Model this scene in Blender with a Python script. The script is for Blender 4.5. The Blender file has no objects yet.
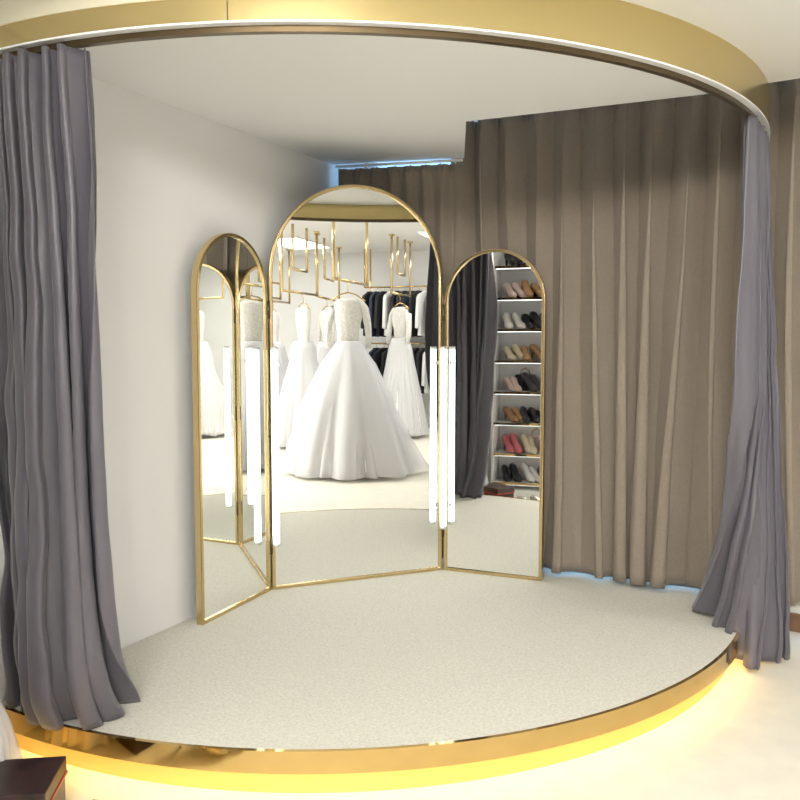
import bpy, bmesh, math, random
from mathutils import Vector, noise, Matrix
random.seed(4)
S=bpy.context.scene
COL=S.collection
# ------------------------------------------------------------ materials
def mat(name,col,rough=0.5,metal=0.0,emis=None,es=0.0,bump=0.0,bscale=50,sheen=0.0,noise_amt=0.0,nscale=5,alpha=1.0,trans=0.0,col2=None):
    m=bpy.data.materials.new(name); m.use_nodes=True
    nt=m.node_tree; b=nt.nodes['Principled BSDF']
    b.inputs['Base Color'].default_value=(*col,1); b.inputs['Roughness'].default_value=rough
    b.inputs['Metallic'].default_value=metal
    if sheen: b.inputs['Sheen Weight'].default_value=sheen
    if emis: b.inputs['Emission Color'].default_value=(*emis,1); b.inputs['Emission Strength'].default_value=es
    b.inputs['Alpha'].default_value=alpha
    tc=nt.nodes.new('ShaderNodeTexCoord')
    if bump:
        n=nt.nodes.new('ShaderNodeTexNoise'); n.inputs['Scale'].default_value=bscale; n.inputs['Detail'].default_value=4
        nt.links.new(tc.outputs['Object'],n.inputs['Vector'])
        bp=nt.nodes.new('ShaderNodeBump'); bp.inputs['Strength'].default_value=bump; bp.inputs['Distance'].default_value=0.01
        nt.links.new(n.outputs['Fac'],bp.inputs['Height']); nt.links.new(bp.outputs['Normal'],b.inputs['Normal'])
    if noise_amt:
        n=nt.nodes.new('ShaderNodeTexNoise'); n.inputs['Scale'].default_value=nscale; n.inputs['Detail'].default_value=5
        nt.links.new(tc.outputs['Object'],n.inputs['Vector'])
        cr=nt.nodes.new('ShaderNodeMapRange'); cr.inputs[1].default_value=0.3; cr.inputs[2].default_value=0.7
        nt.links.new(n.outputs['Fac'],cr.inputs[0])
        mx=nt.nodes.new('ShaderNodeMix'); mx.data_type='RGBA'
        c2=col2 or tuple(c*(1-noise_amt) for c in col)
        mx.inputs[6].default_value=(*col,1); mx.inputs[7].default_value=(*c2,1)
        nt.links.new(cr.outputs[0],mx.inputs[0]); nt.links.new(mx.outputs[2],b.inputs['Base Color'])
    if trans:
        tr=nt.nodes.new('ShaderNodeBsdfTranslucent'); tr.inputs['Color'].default_value=(*col,1)
        ms=nt.nodes.new('ShaderNodeMixShader'); ms.inputs[0].default_value=trans
        out=nt.nodes['Material Output']
        nt.links.new(b.outputs[0],ms.inputs[1]); nt.links.new(tr.outputs[0],ms.inputs[2]); nt.links.new(ms.outputs[0],out.inputs[0])
    return m
M_wall=mat('wall_paint',(0.81,0.81,0.80),0.75,bump=0.05,bscale=120)
M_ceil=mat('ceiling_paint',(0.88,0.88,0.87),0.8)
M_cream=mat('cream_paint',(0.80,0.75,0.58),0.5)
M_floor=mat('floor_cream',(0.82,0.79,0.69),0.6,bump=0.15,bscale=200,noise_amt=0.08,nscale=8)
M_carpet=mat('carpet',(0.755,0.735,0.65),0.95,bump=0.4,bscale=240,noise_amt=0.2,nscale=95)
M_gold=mat('polished_gold',(0.66,0.47,0.19),0.07,1.0)
M_goldlow=mat('brushed_gold',(0.80,0.60,0.22),0.35,0.8)
M_goldf=mat('fascia_gold',(0.66,0.53,0.25),0.22,0.85)
M_goldframe=mat('frame_gold',(0.66,0.51,0.27),0.2,1.0)
M_bronze=mat('rail_bronze',(0.14,0.10,0.055),0.3,0.9)
M_mirror=mat('mirror_glass',(0.94,0.95,0.93),0.0,1.0)
M_grey=mat('grey_satin',(0.108,0.100,0.122),0.38,bump=0.1,bscale=400,sheen=0.15)
M_brown=mat('taupe_linen',(0.35,0.290,0.230),0.7,bump=0.2,bscale=400,sheen=0.1,trans=0.2,noise_amt=0.15,nscale=90)
M_tube=mat('tube_glow',(1,1,1),0.4,emis=(0.78,0.95,1.0),es=3.0)
M_cap=mat('tube_cap',(0.8,0.8,0.8),0.3,0.6)
M_led=mat('warm_led',(1,0.8,0.4),0.4,emis=(1.0,0.70,0.24),es=11.5)
M_panel=mat('light_panel_glow',(1,1,1),0.5,emis=(1.0,0.975,0.94),es=12.0)
M_win=mat('window_daylight',(0.5,0.6,0.8),0.4,emis=(0.34,0.64,1.0),es=1.7)
M_white=mat('white_lacquer',(0.85,0.85,0.85),0.35)
M_satin=mat('white_satin',(0.86,0.86,0.86),0.4,sheen=0.3)
M_tulle=mat('tulle',(0.90,0.90,0.93),0.8,alpha=0.5)
M_lace=mat('lace',(0.88,0.86,0.83),0.7,bump=0.6,bscale=90,noise_amt=0.22,nscale=45)
M_black=mat('black_suiting',(0.012,0.012,0.016),0.7)
M_navy=mat('navy_suiting',(0.02,0.03,0.06),0.7)
M_wood=mat('wood_plank',(0.22,0.11,0.06),0.4,noise_amt=0.4,nscale=12)
M_box=mat('dark_box_card',(0.045,0.02,0.018),0.35,noise_amt=0.6,nscale=25)
M_red=mat('red_trim',(0.45,0.04,0.04),0.4)
M_silver=mat('silver_leather',(0.7,0.68,0.6),0.25,0.7)
M_hinge=mat('dark_hinge',(0.10,0.08,0.05),0.35,0.8)
M_sled=mat('shelf_led',(1,1,1),0.5,emis=(0.9,0.95,1),es=3.0)
# ------------------------------------------------------------ helpers
def mesh(name,verts,faces,m,parent=None,smooth=False,loc=(0,0,0),rz=0):
    me=bpy.data.meshes.new(name); me.from_pydata([tuple(v) for v in verts],[],faces); me.update()
    bm=bmesh.new(); bm.from_mesh(me); bmesh.ops.recalc_face_normals(bm,faces=bm.faces); bm.to_mesh(me); bm.free()
    if smooth:
        for p in me.polygons: p.use_smooth=True
    o=bpy.data.objects.new(name,me); COL.objects.link(o)
    if m: me.materials.append(m)
    o.location=loc; o.rotation_euler=(0,0,rz)
    if parent: o.parent=parent
    return o
def empty(name,loc=(0,0,0),rz=0):
    o=bpy.data.objects.new(name,None); COL.objects.link(o); o.location=loc; o.rotation_euler=(0,0,rz); o.empty_display_size=0.1; return o
def boxgeo(x0,x1,y0,y1,z0,z1):
    v=[(x0,y0,z0),(x1,y0,z0),(x1,y1,z0),(x0,y1,z0),(x0,y0,z1),(x1,y0,z1),(x1,y1,z1),(x0,y1,z1)]
    f=[(0,3,2,1),(4,5,6,7),(0,1,5,4),(1,2,6,5),(2,3,7,6),(3,0,4,7)]
    return v,f
def box(name,x0,x1,y0,y1,z0,z1,m,parent=None,bevel=0,loc=(0,0,0),rz=0):
    v,f=boxgeo(x0,x1,y0,y1,z0,z1); o=mesh(name,v,f,m,parent,loc=loc,rz=rz)
    if bevel:
        b=o.modifiers.new('b','BEVEL'); b.width=bevel; b.segments=2
    return o
def tube(name,pts,r,m,parent=None,seg=10,radii=None,sy=1.0):
    pts=[Vector(p) for p in pts]; V=[];F=[]
    for i,p in enumerate(pts):
        d=(pts[min(i+1,len(pts)-1)]-pts[max(i-1,0)]).normalized()
        up=Vector((0,0,1)) if abs(d.z)<0.9 else Vector((1,0,0))
        a=d.cross(up).normalized(); b=a.cross(d).normalized()
        rr=radii[i] if radii else r
        for k in range(seg):
            t=2*math.pi*k/seg; V.append(p+a*math.cos(t)*rr+b*math.sin(t)*rr*sy)
    for i in range(len(pts)-1):
        for k in range(seg):
            F.append((i*seg+k,i*seg+(k+1)%seg,(i+1)*seg+(k+1)%seg,(i+1)*seg+k))
    F.append(tuple(range(seg))); n=(len(pts)-1)*seg; F.append(tuple(range(n,n+seg)))
    return mesh(name,V,F,m,parent,smooth=len(pts)>2 or seg>8)
CX,CY=-2.36,3.84
def ring(name,r0,r1,z0,z1,a0,a1,m,parent=None,n=72,loc=True):
    V=[];F=[]
    for i in range(n+1):
        t=math.radians(a0+(a1-a0)*i/n); c,s=math.cos(t),math.sin(t)
        for (r,z) in ((r0,z0),(r1,z0),(r1,z1),(r0,z1)): V.append((CX+r*c,CY+r*s,z))
    for i in range(n):
        for k in range(4):
            F.append((i*4+k,i*4+(k+1)%4,(i+1)*4+(k+1)%4,(i+1)*4+k))
    F.append((0,1,2,3)); F.append((n*4,n*4+1,n*4+2,n*4+3))
    o=mesh(name,V,F,m,parent)
    for p in o.data.polygons: p.use_smooth=True
    o.data.update()
    md=o.modifiers.new('e','EDGE_SPLIT'); md.split_angle=math.radians(35)
    return o
def prism(name,poly,z0,z1,m,parent=None):
    n=len(poly); V=[(x,y,z0) for x,y in poly]+[(x,y,z1) for x,y in poly]
    F=[tuple(range(n)),tuple(range(n,2*n))]+[(i,(i+1)%n,n+(i+1)%n,n+i) for i in range(n)]
    return mesh(name,V,F,m,parent)
WL=-2.54; WB=4.36; WR=7.1; WF=-4.5
# ------------------------------------------------------------ room shell
box('floor',WL,WR,WF,WB,-0.1,0,M_floor)
box('ceiling',WL,WR,WF,WB,3.0,3.1,M_ceil)
box('wall_left',WL-0.1,WL,WF,WB,0,3.0,M_wall)
box('wall_right',WR,WR+0.1,WF,WB,0,3.0,M_wall)
box('wall_front',WL,WR,WF-0.1,WF,0,3.0,M_wall)
# back wall with long window
wb=empty('wall_back')
box('wall_below_sill',WL,WR,WB,WB+0.1,0,0.2,M_wall,wb)
box('wall_above_head',WL,WR,WB,WB+0.1,2.7,3.0,M_wall,wb)
box('wall_right_part',1.6,WR,WB,WB+0.1,0.2,2.7,M_wall,wb)
win=empty('window_1')
box('pane',WL,1.6,WB+0.05,WB+0.06,0.2,2.7,M_win,win)
for i in range(5):
    x=WL+0.02+i*1.0
    box('mullion_%d'%i,x,x+0.05,WB+0.01,WB+0.05,0.2,2.7,M_white,win)
box('baseboard_back',-0.2,WR,WB-0.015,WB,0,0.09,M_wood)
# ------------------------------------------------------------ stage platform
def arcpts(r,a0,a1,n=64):
    return [(CX+r*math.cos(math.radians(a0+(a1-a0)*i/n)),CY+r*math.sin(math.radians(a0+(a1-a0)*i/n))) for i in range(n+1)]
st=empty('stage_platform')
def wedge(r,z0,z1,nm,m):
    aL=-90-math.degrees(math.asin((CX-WL-0.002)/r)); aB=math.degrees(math.asin((WB-0.04-CY)/r))
    P=arcpts(r,aL,aB)
    P+= [(WL+0.002,WB-0.04)]
    prism(nm,P,z0,z1,m,st)
wedge(2.018,0.0,0.139,'core',M_hinge)
wedge(2.078,0.14,0.16,'carpet_top',M_carpet)
ring('upper_gold_band',2.0775,2.092,0.088,0.1615,-94.5,13,M_gold,st)
ring('lip_underside',2.046,2.0765,0.100,0.138,-94.5,13,M_hinge,st)
ring('lower_gold_band',2.02,2.045,0.0,0.098,-94.5,13,M_goldlow,st)
ring('led_strip',2.055,2.072,0.086,0.094,-94,13,M_led,st)
# ------------------------------------------------------------ ceiling over the stage
ti=empty('ceiling_stage_soffit')
aL=-90-math.degrees(math.asin((CX-WL)/2.11))
P=arcpts(2.11,aL,-6.0)
P+= [(-1.5,3.52),(-1.80,4.2),(WL,4.0)]
prism('inner_soffit',P,2.46,2.99,M_ceil,ti)
ring('outer_soffit',2.13,2.85,2.512,2.99,-93.5,-2.5,M_ceil,ti)
fa=empty('trim_fascia')
ring('gold_fascia',2.112,2.132,2.355,2.512,-67.4,9,M_goldf,fa)
ring('gold_fascia_low',2.112,2.132,2.355,2.422,-94.5,-67.5,M_goldf,fa)
ring('cream_fascia_high',2.112,2.137,2.422,2.512,-94.5,-67.5,M_cream,fa)
ring('fascia_lip',2.108,2.134,2.349,2.355,-94.5,10,M_white,fa)
cr=empty('curtain_rail')
ring('rail_track',2.086,2.108,2.331,2.352,-94,6.5,M_bronze,cr)
# ------------------------------------------------------------ curtains
def lerp_path(P,t):
    L=[0]
    for i in range(1,len(P)): L.append(L[-1]+(Vector(P[i])-Vector(P[i-1])).length)
    d=t*L[-1]
    for i in range(1,len(P)):
        if d<=L[i]+1e-9:
            k=(d-L[i-1])/max(1e-9,L[i]-L[i-1]); return Vector(P[i-1]).lerp(Vector(P[i]),k)
    return Vector(P[-1])
def curtain(name,top,bot,zt,zb,n,amp_t,amp_b,m,res=14,seed=0,tang=0.4,nz=44,mid=None,pinch=False,crease=0.0,wpow=1.0,var=0.55,pvar=0.45,flare=None):
    NS=n*res; V=[];F=[]
    for j in range(nz+1):
        w=j/nz; wp=w**wpow
        for i in range(NS+1):
            s=i/NS
            pt=lerp_path(top,s); pb=lerp_path(bot,s)
            if mid:
                pm=lerp_path(mid,s)
                q=(1-wp)**2*pt+2*wp*(1-wp)*(2*pm-0.5*pt-0.5*pb)+wp*wp*pb
            else: q=pt.lerp(pb,wp)
            if flare and w>0.88:
                k=((w-0.88)/0.12)**2
                q=q+Vector(flare)*k*(s**1.5)
            pt2=lerp_path(top,min(1,s+0.01)); pt1=lerp_path(top,max(0,s-0.01))
            pb2=lerp_path(bot,min(1,s+0.03)); pb1=lerp_path(bot,max(0,s-0.03))
            d=((pt2-pt1).to_3d().normalized().lerp((pb2-pb1).to_3d().normalized(),wp)).normalized()
            nr=Vector((d.y,-d.x,0))
            ph=s*n+pvar*noise.noise(Vector((s*n*0.45,w*0.9,seed)))*(0.4+w)
            a=amp_t+(amp_b-amp_t)*w
            a*=1+var*noise.noise(Vector((s*n*0.35,w*1.2+5,seed+3)))
            wv=math.sin(2*math.pi*ph); sh=math.copysign(abs(wv)**0.75,wv)
            if pinch and w<0.05:
                k=w/0.05; sh=sh*(0.35+0.65*k)+ (1-k)*0.5*math.sin(6*math.pi*ph)
            off=a*sh+0.35*a*noise.noise(Vector((s*n*1.3,w*4,seed+9)))
            if crease:
                off+=crease*w**0.5*(noise.noise(Vector((s*n*0.9+w*3,w*7,seed+20)))+0.5*noise.noise(Vector((s*n*1.9-w*4,w*15,seed+25))))
            tg=tang*a*math.sin(4*math.pi*ph)*(0.5+0.5*w)
            z1=zb
            if isinstance(zb,(list,tuple)):
                f=s*(len(zb)-1); ii=min(int(f),len(zb)-2); z1=zb[ii]+(zb[ii+1]-zb[ii])*(f-ii)
            V.append((q.x+nr.x*off+d.x*tg,q.y+nr.y*off+d.y*tg,zt+(z1-zt)*w))
    for j in range(nz):
        for i in range(NS):
            k=j*(NS+1)+i; F.append((k,k+1,k+NS+2,k+NS+1))
    o=mesh(name,V,F,m,None,smooth=True)
    sd=o.modifiers.new('s','SOLIDIFY'); sd.thickness=0.003
    return o
RR=2.10
def rp(a,r=RR): return (CX+r*math.cos(math.radians(a)),CY+r*math.sin(math.radians(a)))
# back window curtains
curtain('window_curtain',[(-1.90,4.24),(-1.7,4.225),(1.55,4.225)],[(-1.90,4.24),(-1.7,4.225),(1.55,4.225)],2.67,0.185,22,0.045,0.062,M_brown,seed=1,pinch=True,tang=0.7,var=0.8,pvar=0.9,res=20,crease=0.008)
curtain('window_curtain',[(-2.50,4.00),(-1.84,4.17)],[(-2.50,4.00),(-1.84,4.17)],2.428,0.185,7,0.02,0.028,M_brown,seed=21,pinch=True,tang=0.4,res=12)
wr=empty('window_curtain_rail')
tube('rod',[(-2.52,4.00,2.446),(-1.80,4.18,2.446)],0.008,M_white,wr)
for i in range(9):
    k=i/8; x=-2.5+0.66*k; y=4.0+0.17*k
    tube('hook_%d'%i,[(x,y,2.446),(x,y,2.430)],0.004,M_white,wr,seg=6)
# grey stage curtains
curtain('stage_curtain',[rp(-93.5),rp(-87),rp(-80.6)],[(-2.46,1.84),(-2.30,1.745),(-2.15,1.75),(-2.13,1.88)],2.328,0.165,7,0.046,0.064,M_grey,seed=5,tang=0.6,res=30,nz=90,crease=0.020,var=0.9,pvar=1.0,
        mid=[(-2.47,1.76),(-2.29,1.745),(-2.10,1.75),(-2.02,1.80)],flare=(-0.01,0.09))
curtain('stage_curtain',[rp(-9),rp(-3),rp(3.0)],[(-0.50,3.96),(-0.25,3.69),(-0.185,3.78),(-0.11,3.92)],2.328,[0.175,0.175,0.03,0.02,0.02],5,0.028,0.046,M_grey,seed=8,tang=0.6,res=28,nz=80,crease=0.016,wpow=1.6,var=0.8,pvar=0.9,
        mid=[rp(-8.5,2.08),rp(-3,2.13),rp(2,2.20)])
# ------------------------------------------------------------ three-panel mirror
tm=empty('three_panel_mirror')
def arch(W,H,ins,n=40):
    r=W/2-ins; zc=H-W/2
    pts=[(-r,ins)]
    for i in range(n+1):
        t=math.pi-math.pi*i/n; pts.append((r*math.cos(t),zc+r*math.sin(t)))
    pts.append((r,ins)); return pts
def panel(nm,A,B,H,fw=0.018,dp=0.035):
    A=Vector(A);B=Vector(B); d=B-A; W=d.length-0.008; c=(A+B)/2; rz=math.atan2(d.y,d.x)
    p=empty(nm,(c.x,c.y,0.16),rz); p.parent=tm
    O=arch(W,H,0); I=arch(W,H,fw); n=len(O); V=[];F=[]
    for i in range(n):
        V+=[(O[i][0],0,O[i][1]),(I[i][0],0,I[i][1]),(I[i][0],dp,I[i][1]),(O[i][0],dp,O[i][1])]
    for i in range(n):
        j=(i+1)%n
        for k in range(4): F.append((i*4+k,i*4+(k+1)%4,j*4+(k+1)%4,j*4+k))
    f=mesh(nm+'_frame',V,F,M_goldframe,p)
    b=f.modifiers.new('b','BEVEL'); b.width=0.003; b.segments=2; b.limit_method='ANGLE'
    mesh(nm+'_glass',[(x,0.010,z) for x,z in I],[tuple(range(n))],M_mirror,p)
    J=arch(W,H,0.006)
    mesh(nm+'_back',[(x,dp-0.004,z) for x,z in J],[tuple(range(n))],M_hinge,p)
PLo=(-2.422,2.70);H1=(-2.462,3.27);H2=(-1.836,4.012);PRo=(-1.275,4.062)
panel('left_panel',PLo,H1,1.78); panel('centre_panel',H1,H2,2.09); panel('right_panel',H2,PRo,1.77)
for nm,h in (('l',H1),('r',H2)):
    for z in (0.35,0.95,1.55):
        tube('hinge_%s_%d'%(nm,int(z*100)),[(h[0],h[1],z),(h[0],h[1],z+0.09)],0.008,M_hinge,tm,seg=10)
def tubelight(x,y,z0,z1):
    e=empty('tube_light',(x,y,0))
    o=tube('glow_tube',[(0,0,z0+.015),(0,0,z1-.015)],0.017,M_tube,e,seg=16)
    tube('cap_low',[(0,0,z0),(0,0,z0+.015)],0.0175,M_cap,e,seg=16)
    tube('cap_high',[(0,0,z1-.015),(0,0,z1)],0.0175,M_cap,e,seg=16)
    for z in (z0+.1,z1-.1): box('clip',-0.008,0.008,0.0,0.03,z,z+.02,M_cap,e)
tubelight(-2.415,3.25,0.40,1.41); tubelight(-1.808,3.955,0.41,1.41)
# ------------------------------------------------------------ wedding dresses
def revolve(nm,prof,ruf,k,m,parent,seed=0,n=120,ell=1.0,cx=0,train=0.0):
    V=[];F=[]
    pr=[]
    for i in range(len(prof)-1):
        for j in range(5):
            t=j/5; pr.append((prof[i][0]+(prof[i+1][0]-prof[i][0])*t,prof[i][1]+(prof[i+1][1]-prof[i][1])*t,i+t))
    pr.append((*prof[-1],len(prof)-1))
    zt=prof[0][0]; zb=prof[-1][0]
    for z,r,_ in pr:
        w=(zt-z)/(zt-zb)
        for i in range(n):
            t=2*math.pi*i/n
            f=1+ruf*w*(math.sin(k*t+3*noise.noise(Vector((math.cos(t)*1.5,math.sin(t)*1.5,seed+w*0.6))))*0.6+0.8*noise.noise(Vector((math.cos(t)*3,math.sin(t)*3,seed+w))))
            f+=train*w**3*max(0,math.cos(t))
            V.append((cx+r*f*math.cos(t),r*f*math.sin(t)*ell,max(0.004,z+0.03*w*w*noise.noise(Vector((math.cos(t)*3,math.sin(t)*3,seed+7))))))
    for j in range(len(pr)-1):
        for i in range(n): F.append((j*n+i,j*n+(i+1)%n,(j+1)*n+(i+1)%n,(j+1)*n+i))
    return mesh(nm,V,F,m,parent,smooth=True)
def dress(x,y,rz,R,H=1.95,sleeves=True,ball=True,seed=0,barz=None):
    e=empty('wedding_dress',(x,y,0),rz)
    wz=H-0.50
    if ball:
        sk=[(wz,0.12),(wz-0.08,0.17),(wz-0.25,0.285*R/0.7),(wz-0.6,0.44*R/0.7),(0.35,0.60*R/0.7),(0.04,R*0.96)]
    else:
        sk=[(wz,0.13),(wz-0.15,0.18),(wz-0.4,0.22),(0.6,0.27*R/0.35),(0.06,R)]
    revolve('satin_skirt',[(max(z,0.10),r*0.90) for z,r in sk],0.09,17,M_satin,e,seed)
    revolve('tulle_layer',sk,0.12,23,M_tulle,e,seed+4,train=0.10)
    if ball: revolve('tulle_layer_outer',[(z,r*1.05) for z,r in sk],0.20,9,M_tulle,e,seed+8,train=0.15)
    bd=[(H-0.03,0.07),(H-0.06,0.15),(H-0.14,0.16),(H-0.24,0.155),(H-0.38,0.122),(wz-0.01,0.118)]
    revolve('bodice',bd,0.02,9,M_lace,e,seed,ell=0.55)
    if sleeves:
        for sgn in (-1,1):
            tube('sleeve',[(sgn*0.12,0,H-0.07),(sgn*0.18,0,H-0.15),(sgn*0.215,-0.02,H-0.32),(sgn*0.225,-0.03,H-0.46),(sgn*0.22,-0.05,H-0.58)],0.05,M_lace,e,radii=[0.045,0.05,0.042,0.036,0.03])
    else:
        for sgn in (-1,1): tube('strap',[(sgn*0.09,0,H-0.05),(sgn*0.07,0,H+0.03)],0.01,M_lace,e,seg=6)
    tube('hanger',[(-0.19,0,H-0.06),(-0.08,0,H+0.01),(0,0,H+0.03),(0.08,0,H+0.01),(0.19,0,H-0.06)],0.008,M_gold,e)
    tube('hanger_hook',[(0,0,H+0.03),(0,0,H+0.10),(0.02,0,H+0.13),(0,0,H+0.155)],0.004,M_gold,e,seg=6)
    return e
dress(2.10,1.89,math.radians(70),0.70,1.95,True,True,1)
dress(5.40,1.42,math.radians(-60),0.42,2.0,True,False,2)
dress(3.94,0.50,math.radians(-50),0.44,1.95,False,True,3)
dress(4.55,-0.42,math.radians(-40),0.50,1.95,True,True,4)
dress(5.70,-0.85,math.radians(-50),0.52,1.95,False,True,5)
dress(3.6,-1.3,math.radians(-50),0.5,1.95,False,False,6)
dress(4.95,0.42,math.radians(-50),0.48,1.95,True,True,7)
dress(5.80,0.20,math.radians(-50),0.36,1.95,True,False,9)
# hanging rails from ceiling
def hrail(x0,y0,x1,y1,z,inner=True):
    e=empty('hanging_clothes_rail')
    r=0.018
    tube('bar',[(x0,y0,z),(x1,y1,z)],r,M_goldframe,e)
    for k in (0.0,1.0):
        x=x0+(x1-x0)*k; y=y0+(y1-y0)*k
        tube('post',[(x,y,z-r),(x,y,3.0)],r,M_goldframe,e)
        tube('flange',[(x,y,2.98),(x,y,3.0)],0.045,M_goldframe,e,seg=16)
    if inner:
        dx,dy=(x1-x0),(y1-y0)
        for k in (0.3,0.7):
            x=x0+dx*k; y=y0+dy*k
            tube('inner_post',[(x,y,z+0.30),(x,y,3.0)],r,M_goldframe,e)
        tube('inner_bar',[(x0+dx*.3,y0+dy*.3,z+0.30),(x0+dx*.7,y0+dy*.7,z+0.30)],r,M_goldframe,e)
hrail(1.7,1.89,2.7,1.89,2.106,False)
hrail(5.0,1.42,5.9,1.42,2.156,True)
hrail(3.3,0.50,4.4,0.50,2.106,True)
hrail(4.6,0.42,6.2,0.10,2.106,True)
hrail(4.1,-0.42,5.1,-0.42,2.106,False)
hrail(5.2,-0.85,6.3,-0.85,2.106,True)
hrail(3.1,-1.3,4.1,-1.3,2.106,False)
# suit rack
def jacket_geo():
    half=[(0.0,0.0),(0.06,0.0),(0.10,-0.03),(0.20,-0.07),(0.235,-0.12),(0.26,-0.40),(0.27,-0.62),(0.21,-0.63),(0.195,-0.35),(0.185,-0.5),(0.20,-0.74),(0.0,-0.76)]
    return half+[(-x,z) for x,z in reversed(half[1:-1])]
def suit_rack(nm,x,y0,y1,z,n,mats):
    e=empty(nm)
    tube('bar',[(x,y0-0.1,z),(x,y1+0.1,z)],0.014,M_gold,e)
    for y in (y0-0.1,y1+0.1): tube('post',[(x,y,z),(x,y,3.0)],0.014,M_gold,e)
    J=jacket_geo(); k=len(J)
    for i in range(n):
        y=y0+(y1-y0)*i/(n-1); th=0.028
        V=[(px,-th,pz) for px,pz in J]+[(px,th,pz) for px,pz in J]
        F=[tuple(range(k)),tuple(range(k,2*k))]+[(a,(a+1)%k,k+(a+1)%k,k+a) for a in range(k)]
        o=mesh('jacket_%d'%i,V,F,mats[i%len(mats)],e,loc=(x,y,z-0.07),rz=random.uniform(0.1,0.5))
        b=o.modifiers.new('b','BEVEL'); b.width=0.015; b.segments=2
        tube('hook_%d'%i,[(x,y,z-0.08),(x,y,z+0.005)],0.004,M_gold,e,seg=6)
suit_rack('suit_rack',6.60,0.5,2.1,2.36,14,[M_black,M_navy,M_black,M_white,M_black])
suit_rack('suit_rack',6.62,0.6,2.0,1.42,11,[M_navy,M_black,M_black,M_white])
# ------------------------------------------------------------ ceiling light panels
def lpanel(x,y):
    e=empty('ceiling_light_panel',(x,y,0))
    box('housing',-0.62,0.62,-0.32,0.32,2.975,2.999,M_white,e)
    box('diffuser',-0.6,0.6,-0.3,0.3,2.968,2.975,M_panel,e)
for (x,y) in ((1.0,0.3),(3.2,-0.6),(5.4,-0.3),(1.9,-2.4),(3.8,-2.4),(5.4,-2.9),(2.9,3.2),(5.4,2.2)): lpanel(x,y)
def area(nm,loc,target,sx,sy,power,col,parent=None):
    l=bpy.data.lights.new(nm,'AREA'); l.shape='RECTANGLE'; l.size=sx; l.size_y=sy; l.energy=power; l.color=col
    o=bpy.data.objects.new(nm,l); COL.objects.link(o); o.location=loc
    d=Vector(target)-Vector(loc); o.rotation_euler=d.to_track_quat('-Z','Y').to_euler()
    if parent: o.parent=parent
# unseen fill light added to brighten the stage; housing and rods invented
sw=empty('stage_added_fill')
LW=(0.1,-1.6,2.80); TW=(-1.4,3.3,0.9)
area('added_fill',LW,TW,1.8,0.6,222,(1.0,0.972,0.91),sw)
v,f=boxgeo(-0.92,0.92,-0.31,0.31,0.01,0.05)
hs=mesh('housing',v,f,M_white,sw,loc=LW)
hs.rotation_euler=(Vector(TW)-Vector(LW)).to_track_quat('-Z','Y').to_euler()
for dx in (-0.5,0.5): tube('fill_rod',[(LW[0]+dx,LW[1]-.05,2.86),(LW[0]+dx,LW[1]-.05,3.0)],0.01,M_white,sw,seg=8)
# ------------------------------------------------------------ shoes
SC=[(0.62,0.16,0.18),(0.03,0.03,0.03),(0.80,0.76,0.70),(0.75,0.55,0.5),(0.02,0.02,0.025),(0.8,0.62,0.58),(0.72,0.62,0.45),(0.06,0.05,0.06),(0.45,0.25,0.12),(0.80,0.78,0.75)]
SM=[mat('shoe_leather_%d'%i,c,0.3) for i,c in enumerate(SC)]
def shoe_geo(L=0.245):
    sec=[(0.0,0.012,0.065,0.115),(0.02,0.028,0.06,0.125),(0.06,0.032,0.055,0.12),(0.10,0.028,0.04,0.095),(0.14,0.030,0.015,0.065),(0.18,0.040,0.003,0.052),(0.21,0.036,0.002,0.042),(0.235,0.02,0.004,0.026),(0.245,0.005,0.008,0.015)]
    V=[];F=[];n=10
    for x,w,zb,zt in sec:
        for k in range(n):
            t=2*math.pi*k/n; c=math.cos(t); s=math.sin(t)
            V.append((x*L/0.245,w*c,(zb+zt)/2+(zt-zb)/2*math.copysign(abs(s)**0.7,s)))
    for j in range(len(sec)-1):
        for k in range(n): F.append((j*n+k,j*n+(k+1)%n,(j+1)*n+(k+1)%n,(j+1)*n+k))
    F.append(tuple(range(n))); F.append(tuple(range((len(sec)-1)*n,len(sec)*n)))
    b=len(V)
    for r,z,xx in ((0.018,0.07,0.03),(0.006,0.0,0.02)):
        for k in range(8):
            t=2*math.pi*k/8; V.append((xx+r*math.cos(t),r*math.sin(t),z))
    for k in range(8): F.append((b+k,b+(k+1)%8,b+8+(k+1)%8,b+8+k))
    F.append(tuple(range(b+8,b+16)))
    return V,F
ssf=empty('shoe_shelf',(0,0,0))
X0,X1,Y0,Y1=-2.20,-1.44,0.33,0.66
box('back_board',X0,X1,Y0,Y0+0.02,0,2.4,M_white,ssf)
box('side_a',X0-0.02,X0,Y0,Y1,0,2.4,M_white,ssf); box('side_b',X1,X1+0.02,Y0,Y1,0,2.4,M_white,ssf)
lev=[0.08,0.36,0.66,0.96,1.26,1.56,1.86,2.16]
random.seed(23)
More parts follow.
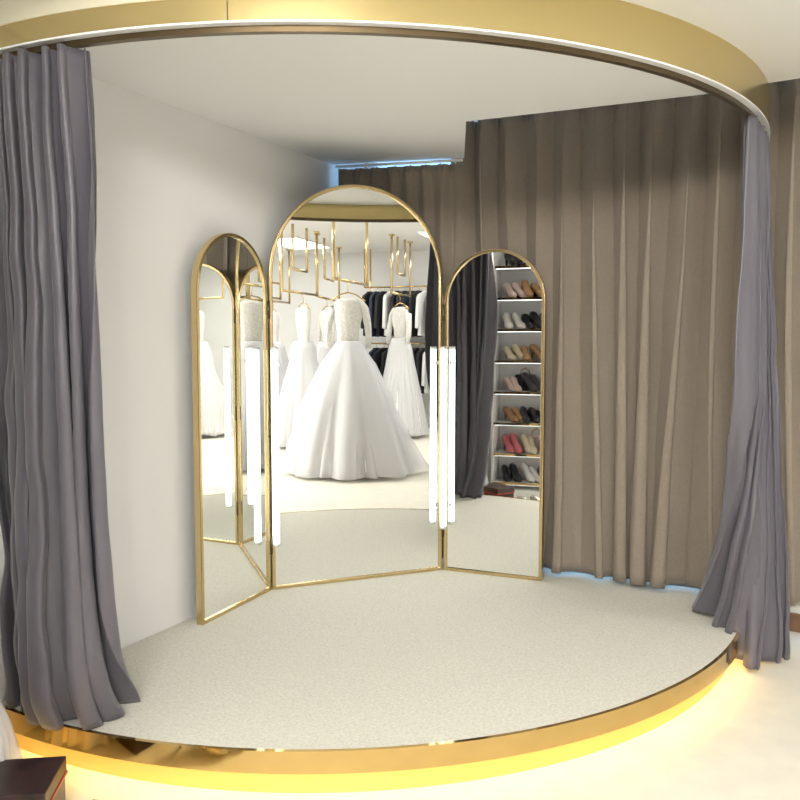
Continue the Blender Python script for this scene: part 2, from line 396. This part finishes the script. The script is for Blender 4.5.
for i,z in enumerate(lev):
    box('board_%d'%i,X0,X1,Y0+0.02,Y1,z-0.02,z,M_white,ssf)
    box('gold_edge_%d'%i,X0,X1,Y1,Y1+0.006,z-0.022,z+0.002,M_gold,ssf)
    box('led_%d'%i,X0+.01,X1-.01,Y1-0.02,Y1-0.008,z-0.026,z-0.0205,M_sled,ssf)
    prev=-1
    for j in range(4):
        ci=random.choice([c for c in range(len(SM)) if c!=prev]); prev=ci
        V,F=shoe_geo()
        for q in range(2):
            o=mesh('shoe_%d_%d_%d'%(i,j,q),V,F,SM[ci],ssf,smooth=True,loc=(X0+0.06+j*0.18+q*0.075,Y0+0.09,z),rz=math.radians(58+random.uniform(-14,14)))
            o.scale=(1.05,1.1,random.uniform(1.1,1.5))
    if i%2:
        hx=X0+0.16+0.12*(i%3)
        box('bag_body_%d'%i,hx,hx+0.2,Y0+0.025,Y0+0.08,z,z+0.16,SM[(i*3+2)%len(SM)],ssf,bevel=0.015)
        tube('bag_handle_%d'%i,[(hx+0.05,Y0+0.055,z+0.15),(hx+0.06,Y0+0.055,z+0.2),(hx+0.1,Y0+0.055,z+0.225),(hx+0.14,Y0+0.055,z+0.2),(hx+0.15,Y0+0.055,z+0.15)],0.006,M_gold,ssf,seg=6)
    else:
        hx=X0+0.08+0.09*(i%5)
        box('gift_box_%d'%i,hx,hx+0.24,Y0+0.025,Y0+0.085,z,z+0.11,SM[(i+5)%len(SM)],ssf,bevel=0.004)
# wall pier the shelf stands against
box('wall_pier',WL,-1.35,0.12,0.325,0,3.0,M_wall)
# ------------------------------------------------------------ small things near the left foot of the stage
def W2R(X,Y): return (.8855*X-.4647*Y,.4647*X+.8855*Y)
pt=empty('tulle_petticoat',(*W2R(-1.38,2.32),0))
revolve('inner_skirt',[(0.50,0.06),(0.42,0.11),(0.25,0.16),(0.02,0.19)],0.12,13,M_satin,pt,3,n=90)
revolve('outer_skirt',[(0.52,0.07),(0.42,0.13),(0.25,0.18),(0.01,0.21)],0.16,19,M_tulle,pt,6,n=90)
bx=empty('storage_box',(*W2R(-1.12,2.22),0),math.radians(35))
box('body',-0.12,0.12,-0.10,0.10,0,0.155,M_box,bx,bevel=0.004)
box('lid',-0.124,0.124,-0.104,0.104,0.14,0.185,M_box,bx,bevel=0.004)
box('red_band',-0.126,0.126,-0.106,0.106,0.130,0.138,M_red,bx)
V,F=shoe_geo(0.245)
for k,(X,Y,r) in enumerate(((-0.90,2.20,20),(-0.84,2.10,28))):
    x,y=W2R(X,Y); mesh('silver_shoe',V,F,M_silver,smooth=True,loc=(x,y,0.001),rz=math.radians(r))
box('wood_threshold',0,0.9,0,0.12,0,0.035,M_wood,bevel=0.004,loc=(0.02,3.72,0),rz=0)
# ------------------------------------------------------------ world, camera, colour
w=bpy.data.worlds.new('World'); S.world=w; w.use_nodes=True
w.node_tree.nodes['Background'].inputs[0].default_value=(0.6,0.75,1,1); w.node_tree.nodes['Background'].inputs[1].default_value=0.3
cam=bpy.data.cameras.new('camera'); co=bpy.data.objects.new('camera',cam); COL.objects.link(co)
cam.sensor_width=36; cam.lens=36; cam.clip_start=0.02
co.location=(0,0,1.43); co.rotation_euler=(math.radians(90-4.08),0,math.radians(27.7))
S.camera=co
S.view_settings.view_transform='Standard'
